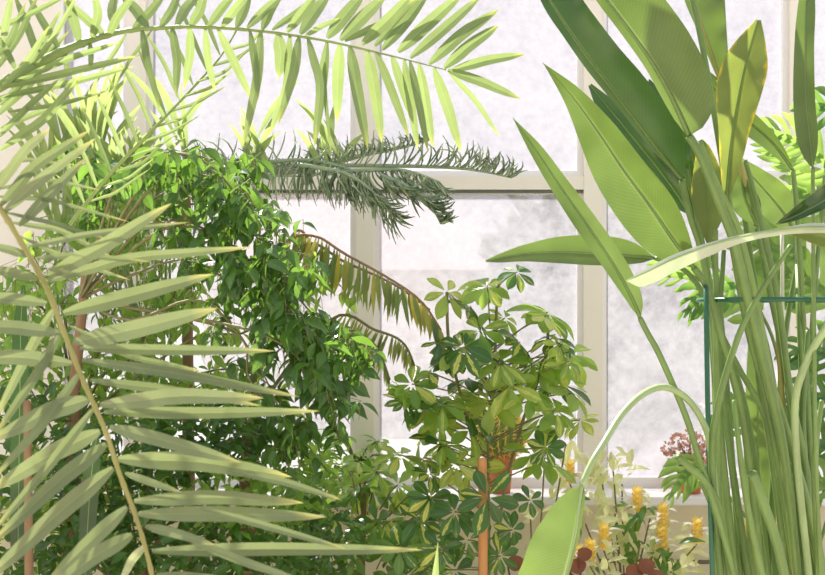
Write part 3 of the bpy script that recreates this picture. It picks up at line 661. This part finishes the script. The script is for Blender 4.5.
cyf([base,(330,320,4.0),(375,330,4.0),(405,345,4.0),(420,385,4.0)], 40, 34, 2.3, 1.5, 3.2, tints=(0, .15), rm='twig')
cyf([base,(310,340,4.0),(345,330,4.0),(375,345,4.0),(390,380,4.0)], 30, 30, 2.5, 1.5, 3, tints=(0, .1), rm='twig')
mb = MB(); mb.tube([(X(250, 4), 4, 0), (X(250, 4), 4, .5), tuple(P(250, 420, 4))], [.06, .055, .03], 10); mb.build('trunk', M['bark'], cy)

# ---------------------------------------------------------------- scheffleras
def whorl(parent, cx, cy_, r, Y, hub, mat, nl=None, face=None, st_mat='twig', wf=.46):
    c = P(cx, cy_, Y); nl = nl or R.randint(6, 8)
    nrm = (face or V((R.gauss(0, .45), R.uniform(-.9, .15), R.uniform(.35, 1.1)))).normalized()
    a = nrm.cross(V((1, 0, .1))).normalized(); b = nrm.cross(a); ph = R.uniform(0, 6)
    lm = MB()
    for j in range(nl):
        q = ph+2*math.pi*j/nl+R.gauss(0, .1)
        d = a*math.cos(q)+b*math.sin(q); d = d-nrm*R.uniform(0, .35)+V((0, 0, -.12))
        st_ = c+d*pw(r*.12, Y)
        L_ = pw(r, Y)*R.uniform(.8, 1.12)
        leaf(lm, st_, d, nrm, L_, L_*wf*R.uniform(.85, 1.15), 'obov', R.uniform(0, .35), R.uniform(.05, .35), seg=7, m=2)
    o = lm.build('leaf', M[mat], parent)
    mb = MB(); h = P(*hub); mb.tube(crv([tuple(h), tuple(h.lerp(c, .55)+V((0, 0, .01))), tuple(c)], 8), pw(.8, Y), 5); mb.build('leaf_stalk', M[st_mat], o)
sf = thing('variegated_schefflera', (X(483, 3.9), 3.9, 0), 'umbrella plant with yellow splashed leaflets tied to an orange brown stake', 'plant')
def sstem(pts, r=2): mb = MB(); ptube(mb, pts, r, k=7, n=24); mb.build('stem', M['twig'], sf)
sstem([(489,672,3.9),(489,520,3.9),(488,450,3.9),(494,380,3.88),(497,300,3.86),(500,282,3.86)], 1.5)
sstem([(485,660,3.92),(484,500,3.92),(470,430,3.9),(450,350,3.88),(447,292,3.86)], 1.6)
sstem([(492,660,3.92),(500,520,3.92),(520,430,3.9),(545,360,3.88),(548,315,3.86)], 1.6)
W1 = [q for q in [(447,292,26),(487,287,24),(517,272,15),(548,312,32),(470,306,26),(553,338,24),(440,342,22),(480,330,28),(520,342,26),(428,372,28),(560,366,26),(500,362,30),(468,378,28),(452,396,28),
 (530,392,30),(572,392,26),(412,384,26),(405,402,22),(492,402,30),(556,410,26),(440,422,26),(470,430,28),(540,425,22),(420,440,22),(450,455,24),(548,462,30),(470,468,24),(430,474,24),
 (455,350,24),(535,365,26),(510,385,26),(485,355,24),(560,345,16),(505,318,20),(580,420,18),(400,455,22),(440,440,24),(512,372,26)] if not (abs(q[0]-502) < 22 and 412 < q[1] < 480)]
POLY = [(400,390),(425,340),(435,290),(470,272),(520,275),(575,320),(585,400),(570,440),(520,470),(430,470),(395,430)]
while len(W1) < 62:
    x, y = R.uniform(395, 590), R.uniform(270, 475)
    if abs(x-502) < 30 and 405 < y < 478: continue
    if inpoly(x, y, POLY) and (y > 330 or R.random() < .35): W1.append((x, y, R.uniform(20, 30)))
for x, y, r in W1:
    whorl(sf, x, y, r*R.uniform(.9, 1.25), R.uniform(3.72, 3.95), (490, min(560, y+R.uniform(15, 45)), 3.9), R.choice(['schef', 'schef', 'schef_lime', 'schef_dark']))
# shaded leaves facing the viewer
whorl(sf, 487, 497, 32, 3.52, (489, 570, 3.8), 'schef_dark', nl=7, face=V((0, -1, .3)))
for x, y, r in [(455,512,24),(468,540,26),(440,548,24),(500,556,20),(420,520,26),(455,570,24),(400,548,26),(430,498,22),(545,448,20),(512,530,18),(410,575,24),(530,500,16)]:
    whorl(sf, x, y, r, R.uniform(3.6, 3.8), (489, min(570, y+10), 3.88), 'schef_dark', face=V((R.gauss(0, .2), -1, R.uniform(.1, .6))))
mb = MB(); ptube(mb, [(483,701,3.58),(483,560,3.58),(483,500,3.6),(482,458,3.62)], 4.6, k=8, n=10); tag(mb.build('wooden_stake', M['stake']), 'orange brown upright wooden stake among the yellow splashed schefflera leaves', 'stake')
sg = thing('dwarf_schefflera', (X(360, 4.3), 4.3, 0), 'lower bushy green umbrella plant in front of the sill, left of the stake', 'plant')
mb = MB(); mb.tube([(X(360, 4.3), 4.3, 0), tuple(P(362, 560, 4.3)), tuple(P(365, 480, 4.3))], [.02, .015, .01], 7); mb.build('stem', M['bark'], sg)
for i in range(62):
    x = R.uniform(285, 440); y = R.uniform(455, 590)
    if y < 452+abs(x-370)*.25: y += 40
    whorl(sg, x, y, R.uniform(17, 25), R.uniform(4.1, 4.5) if y < 520 else R.uniform(3.9, 4.2), (362+(x-362)*.5, min(590, y+25), 4.3), 'schef_green' if R.random() < .7 else 'schef', wf=.42)

# ---------------------------------------------------------------- philodendron (split leaves)
ph = thing('split_leaf_philodendron', (X(800, 3.9), 3.9, 0), 'split leaf philodendron with deeply lobed leaves behind the bird of paradise', 'plant')
def philo(mid, ln, npair, mat, Y, a0=.9, w_=.24, wl=1, wr=1):
    pts = [(x, y, Y+dy) for x, y, dy in mid]; lm = MB()
    n = len(pts); blade(lm, pts, [4*wl]*(n-1)+[1], [4*wr]*(n-1)+[1], .2, .2, n=16, m=2)
    fine = crv([tuple(map(float, p)) for p in pts], 60)
    for i in range(npair):
        t = (i+.3)/npair; k = int(t*58); q = fine[k]; q2 = fine[k+2]
        T = math.atan2(q2[1]-q[1], q2[0]-q[0]); l = ln*(.55+.45*math.sin(math.pi*min(1, t*1.1+.15)))*(1-.35*t)
        for s, f in ((-1, wl), (1, wr)):
            if not f: continue
            a = T+s*(a0*(1.25-.6*t)+R.gauss(0, .06)); L_ = l*f*R.uniform(.85, 1.1)
            c0 = (q[0], q[1], q[2]); dyy = R.uniform(-.05, .1)
            h = L_*w_/2
            pp = [c0, (q[0]+math.cos(a)*L_*.4, q[1]+math.sin(a)*L_*.4, q[2]+dyy*.3), (q[0]+math.cos(a-s*.15)*L_*.75, q[1]+math.sin(a-s*.15)*L_*.75+1, q[2]+dyy*.6), (q[0]+math.cos(a-s*.3)*L_, q[1]+math.sin(a-s*.3)*L_+3, q[2]+dyy)]
            blade(lm, pp, [h*.9, h*.75, h, .3], [h*.9, h*.75, h, .3], .3, .2, n=10, m=2, ripple=.15)
    o = lm.build('leaf', M[mat], ph)
    b0 = pts[0]; mb = MB(); ptube(mb, [b0, ((b0[0]+800)/2, b0[1]+60, 3.9), (800, max(b0[1]+90, 560), 3.9)], [1.6, 1.8, 2.2], k=6, n=16); mb.build('leaf_stalk', M['stalk'], o)
philo([(840,175,0),(815,155,0),(795,142,0),(770,132,0),(752,124,0)], 56, 11, 'philo', 3.9, w_=.17)
philo([(850,110,0),(830,108,0),(812,106,0),(798,104,0)], 40, 5, 'philo_dark', 3.8)
philo([(722,284,0),(700,280,0),(678,276,0),(655,276,0),(640,282,0)], 46, 7, 'philo', 3.6, wl=.6)
philo([(735,285,0),(715,290,0),(696,300,0),(684,318,0)], 38, 5, 'philo_dark', 3.5)
philo([(800,260,0),(780,250,0),(760,245,0),(738,240,0)], 60, 6, 'philo', 4.0, w_=.32)
philo([(835,300,0),(815,285,0),(790,275,0),(765,272,0)], 60, 6, 'philo', 4.0, w_=.32)
philo([(830,215,0),(812,200,0),(795,190,0),(775,186,0)], 50, 6, 'philo', 4.05, w_=.3)
philo([(760,310,0),(740,300,0),(720,300,0),(700,310,0)], 45, 5, 'philo', 3.9, w_=.3)
philo([(836,360,0),(818,350,0),(800,350,0),(784,358,0)], 44, 6, 'philo_dark', 3.7)
philo([(836,400,0),(818,396,0),(800,400,0),(784,412,0)], 44, 6, 'philo_dark', 3.7)
philo([(836,450,0),(818,442,0),(800,440,0),(780,446,0)], 44, 6, 'philo_dark', 3.8)
philo([(750,430,0),(738,420,0),(728,415,0),(716,420,0)], 40, 5, 'philo_dark', 3.9)
philo([(835,490,0),(820,480,0),(805,478,0),(790,485,0)], 40, 6, 'philo', 3.8)
philo([(702,462,0),(690,470,0),(680,482,0),(668,500,0)], 34, 6, 'philo', 4.2)
mb = MB(); mb.tube([(X(800, 3.9), 3.9, 0), tuple(P(800, 600, 3.9)), tuple(P(800, 540, 3.9))], [.04, .035, .02], 9); mb.build('stem', M['stalk'], ph)

# ---------------------------------------------------------------- pots on the sill
def pot(px, py_top, wpx, Y, label, name='terracotta_pot'):
    c = V((X(px, Y), Y, .5)); h = Z(py_top, Y)-.5; r = pw(wpx/2, Y)
    mb = MB(); mb.lathe(c, [(r*.68, 0), (r*.88, h*.72), (r*.9, h*.74), (r*1.04, h*.75), (r*1.06, h), (r*.93, h), (r*.9, h*.86), (0.002, h*.86)], 28)
    o = mb.build(name, M['terra'], None); tag(o, label, 'pot', 'terracotta pots on the sill'); return c, h, r
c, h, r = pot(500, 452, 30, 4.88, 'terracotta pot on the sill under the round cactus')
ca = thing('barrel_cactus', (c.x, c.y, c.z+h*.86), 'round barrel cactus with rows of yellow spines in a terracotta pot', 'cactus')
cr_ = pw(24, 4.88); prof = [(.003, 0)]+[(cr_*math.sin(math.pi*i/14), cr_*(1-math.cos(math.pi*i/14))*.95) for i in range(1, 14)]+[(.003, cr_*1.9)]
mb = MB(); mb.lathe((c.x, c.y, c.z+h*.86), prof, 132, ribs=22, depth=.06); mb.build('body', M['cactus'], ca)
mb = MB()
for i in range(22):
    q = 2*math.pi*i/22
    for k in range(2, 13):
        rr, zz = prof[k]; p = V((c.x+rr*1.06*math.cos(q), c.y+rr*1.06*math.sin(q), c.z+h*.86+zz)); n_ = V((math.cos(q)*rr, math.sin(q)*rr, zz-cr_)).normalized()
        for a in range(5):
            d = (n_*.7+rv(.5)).normalized(); mb.tube([p, p+d*.026], [.0034, .001], 3, cap=False)
mb.build('spines', M['spine'], ca)
c, h, r = pot(357, 462, 26, 4.86, 'terracotta pot on the sill half hidden by the bushy green umbrella plant')
cp = thing('crown_of_thorns_plant', (c.x, c.y, c.z+h*.86), 'yellow green leafed plant growing in the left pot on the sill', 'plant')
for k in range(16):
    mb = MB(); e = P(R.uniform(325, 402), R.uniform(430, 476), R.uniform(4.7, 4.9)); b0 = V((c.x, c.y, c.z+h*.86)); mb.tube([b0, b0.lerp(e, .5)+V((0, 0, .03)), e], .004, 5); s_ = mb.build('stem', M['twig'], cp)
    mb = MB()
    for j in range(11):
        q = R.uniform(0, 6.28); leaf(mb, e-V((0, 0, R.uniform(0, .03))), (math.cos(q), math.sin(q), R.uniform(-.3, .8)), (0, 0, 1), R.uniform(.06, .11), .035, 'obov', .5, .2, seg=5)
    mb.build('foliage', M['ficus_bright'], s_)
c, h, r = pot(690, 458, 30, 4.88, 'terracotta pot on the sill holding pink brown blossoms')
kk = thing('kalanchoe_plant', (c.x, c.y, c.z+h*.86), 'potted plant with pinkish brown blossom heads on the window sill', 'plant')
for x, y in [(668,448),(678,440),(690,436),(700,442),(684,450),(672,458),(706,450),(696,452)]:
    mb = MB(); p = P(x, y, 4.85+R.uniform(-.05, .05)); mb.tube([(c.x, c.y, c.z+h*.8), tuple(p)], .004, 5); s = mb.build('flower_stem', M['twig'], kk)
    mb = MB()
    for j in range(34):
        d = rv().normalized(); leaf(mb, p+d*.02, d, rv(), .022, .018, 'round', .4, .3, seg=3)
    mb.build('blossom', M['pink'], s)
mb = MB()
for j in range(26):
    q = R.uniform(0, 6.28); leaf(mb, (c.x, c.y, c.z+h*.9), (math.cos(q), math.sin(q)-.3, R.uniform(-.1, .7)), (0, 0, 1), R.uniform(.09, .15), .05, 'obov', .8, .2, seg=6)
mb.build('foliage', M['schef_green'], kk)

# ---------------------------------------------------------------- golden shrimp plants (yellow bracts, white flowers)
def shrimp(root, stems, label):
    t = thing('golden_shrimp_plant', (X(root[0], root[1]), root[1], 0), label, 'flowering plant', 'golden shrimp plants')
    for (x, y, Y, fl, nl, mt) in stems:
        mb = MB(); ptube(mb, [(root[0], 1000*1.5/root[1]+CY, root[1]), ((root[0]+x)/2, (y+620)/2+10, (root[1]+Y)/2), (x, y+14, Y)], .9, k=5, n=16); s = mb.build('stem', M['twig'], t)
        p = P(x, y+14, Y); lm = MB()
        for i in range(int(nl*1.6)):
            pp = P(x+R.gauss(0, 11), y+8+R.uniform(-8, 55), Y+R.uniform(-.08, .08)); d = V((R.uniform(-1, 1), R.uniform(-.6, .6), R.uniform(-1, .3)))
            leaf(lm, pp, d, (R.uniform(-.3, .3), -.5, 1), R.uniform(.06, .12), R.uniform(.025, .04), 'lance', .5, .2, seg=6)
        lm.build('foliage', M[mt], s)
        if fl:
            bm_ = MB(); pm = MB(); H = .10
            for k in range(9):
                for a in range(4):
                    q = a*1.571+(k % 2)*.78; rr = .017*(1-k/11)
                    leaf(bm_, p+V((math.cos(q)*rr*.5, math.sin(q)*rr*.5, k*H/9)), (math.cos(q)*.7, math.sin(q)*.7, 1), (math.cos(q), math.sin(q), -.4), .034, .022, 'ovate', -.15, .3, seg=4)
            bm_.build('flower_spike', M['bract'], s)
            for k in range(9):
                q = R.uniform(0, 6.28); z = R.uniform(.0, .08)
                leaf(pm, p+V((math.cos(q)*.012, math.sin(q)*.012, z)), (math.cos(q), math.sin(q), .5), (0, 0, 1), .065, .032, 'lance', .5, .3, seg=5)
            pm.build('petals', M['petal'], s)
shrimp((625, 4.4), [(637,498,4.3,1,16,'schef_green'),(604,536,4.1,1,10,'pale'),(662,538,4.15,1,14,'schef_green'),(697,530,4.2,1,14,'pale'),(622,470,4.4,0,16,'pale'),(600,455,4.4,0,14,'pale'),
   (650,505,4.35,0,14,'pale'),(590,552,4.0,1,6,'pale'),(578,558,4.0,1,4,'pale'),(570,470,4.5,1,10,'pale'),(612,440,4.5,0,10,'pale'),(615,500,4.3,0,14,'pale'),(640,530,4.2,0,12,'pale'),(663,515,4.2,1,10,'pale'),(680,545,4.2,0,12,'pale')],
   'golden shrimp plant with yellow bracts and white petals in front of the sill')
shrimp((535, 4.5), [(545,440,4.5,0,10,'pale'),(566,430,4.5,0,8,'pale'),(530,490,4.4,0,8,'pale'),(575,500,4.4,0,8,'schef_green')], 'pale leafed shrub between the schefflera and the drooping paddle leaf')
shrimp((770, 4.3), [(772,520,4.2,1,8,'pale'),(745,535,4.2,1,8,'pale'),(760,480,4.3,0,10,'schef_green'),(800,530,4.2,1,6,'schef_green')], 'golden shrimp plant glimpsed between the bird of paradise stalks')
bg_ = thing('begonia_plant', (X(610, 3.9), 3.9, 0), 'low plant with rounded rust brown leaves at the bottom edge', 'plant')
for x, y, r_ in [(584,554,8),(577,566,9),(634,572,10),(646,566,9),(655,577,9),(515,563,9),(625,580,8),(566,578,8),(786,565,8),(430,560,7)]:
    mb = MB(); leaf(mb, P(x-r_*.8, y+r_*.4, 3.9), (1, 0, .45), (0, -1, .5), pw(r_*2, 3.9), pw(r_*1.7, 3.9), 'round', .2, .15, seg=8, m=2); l_ = mb.build('leaf', M['brownleaf'], bg_)
    mb = MB(); mb.tube([tuple(P(x-r_*.8, y+r_*.4, 3.9)), tuple(P(x, y+40, 3.9)), (X(610, 3.9), 3.9, .0)], .004, 5); mb.build('leaf_stalk', M['brownleaf'], l_)
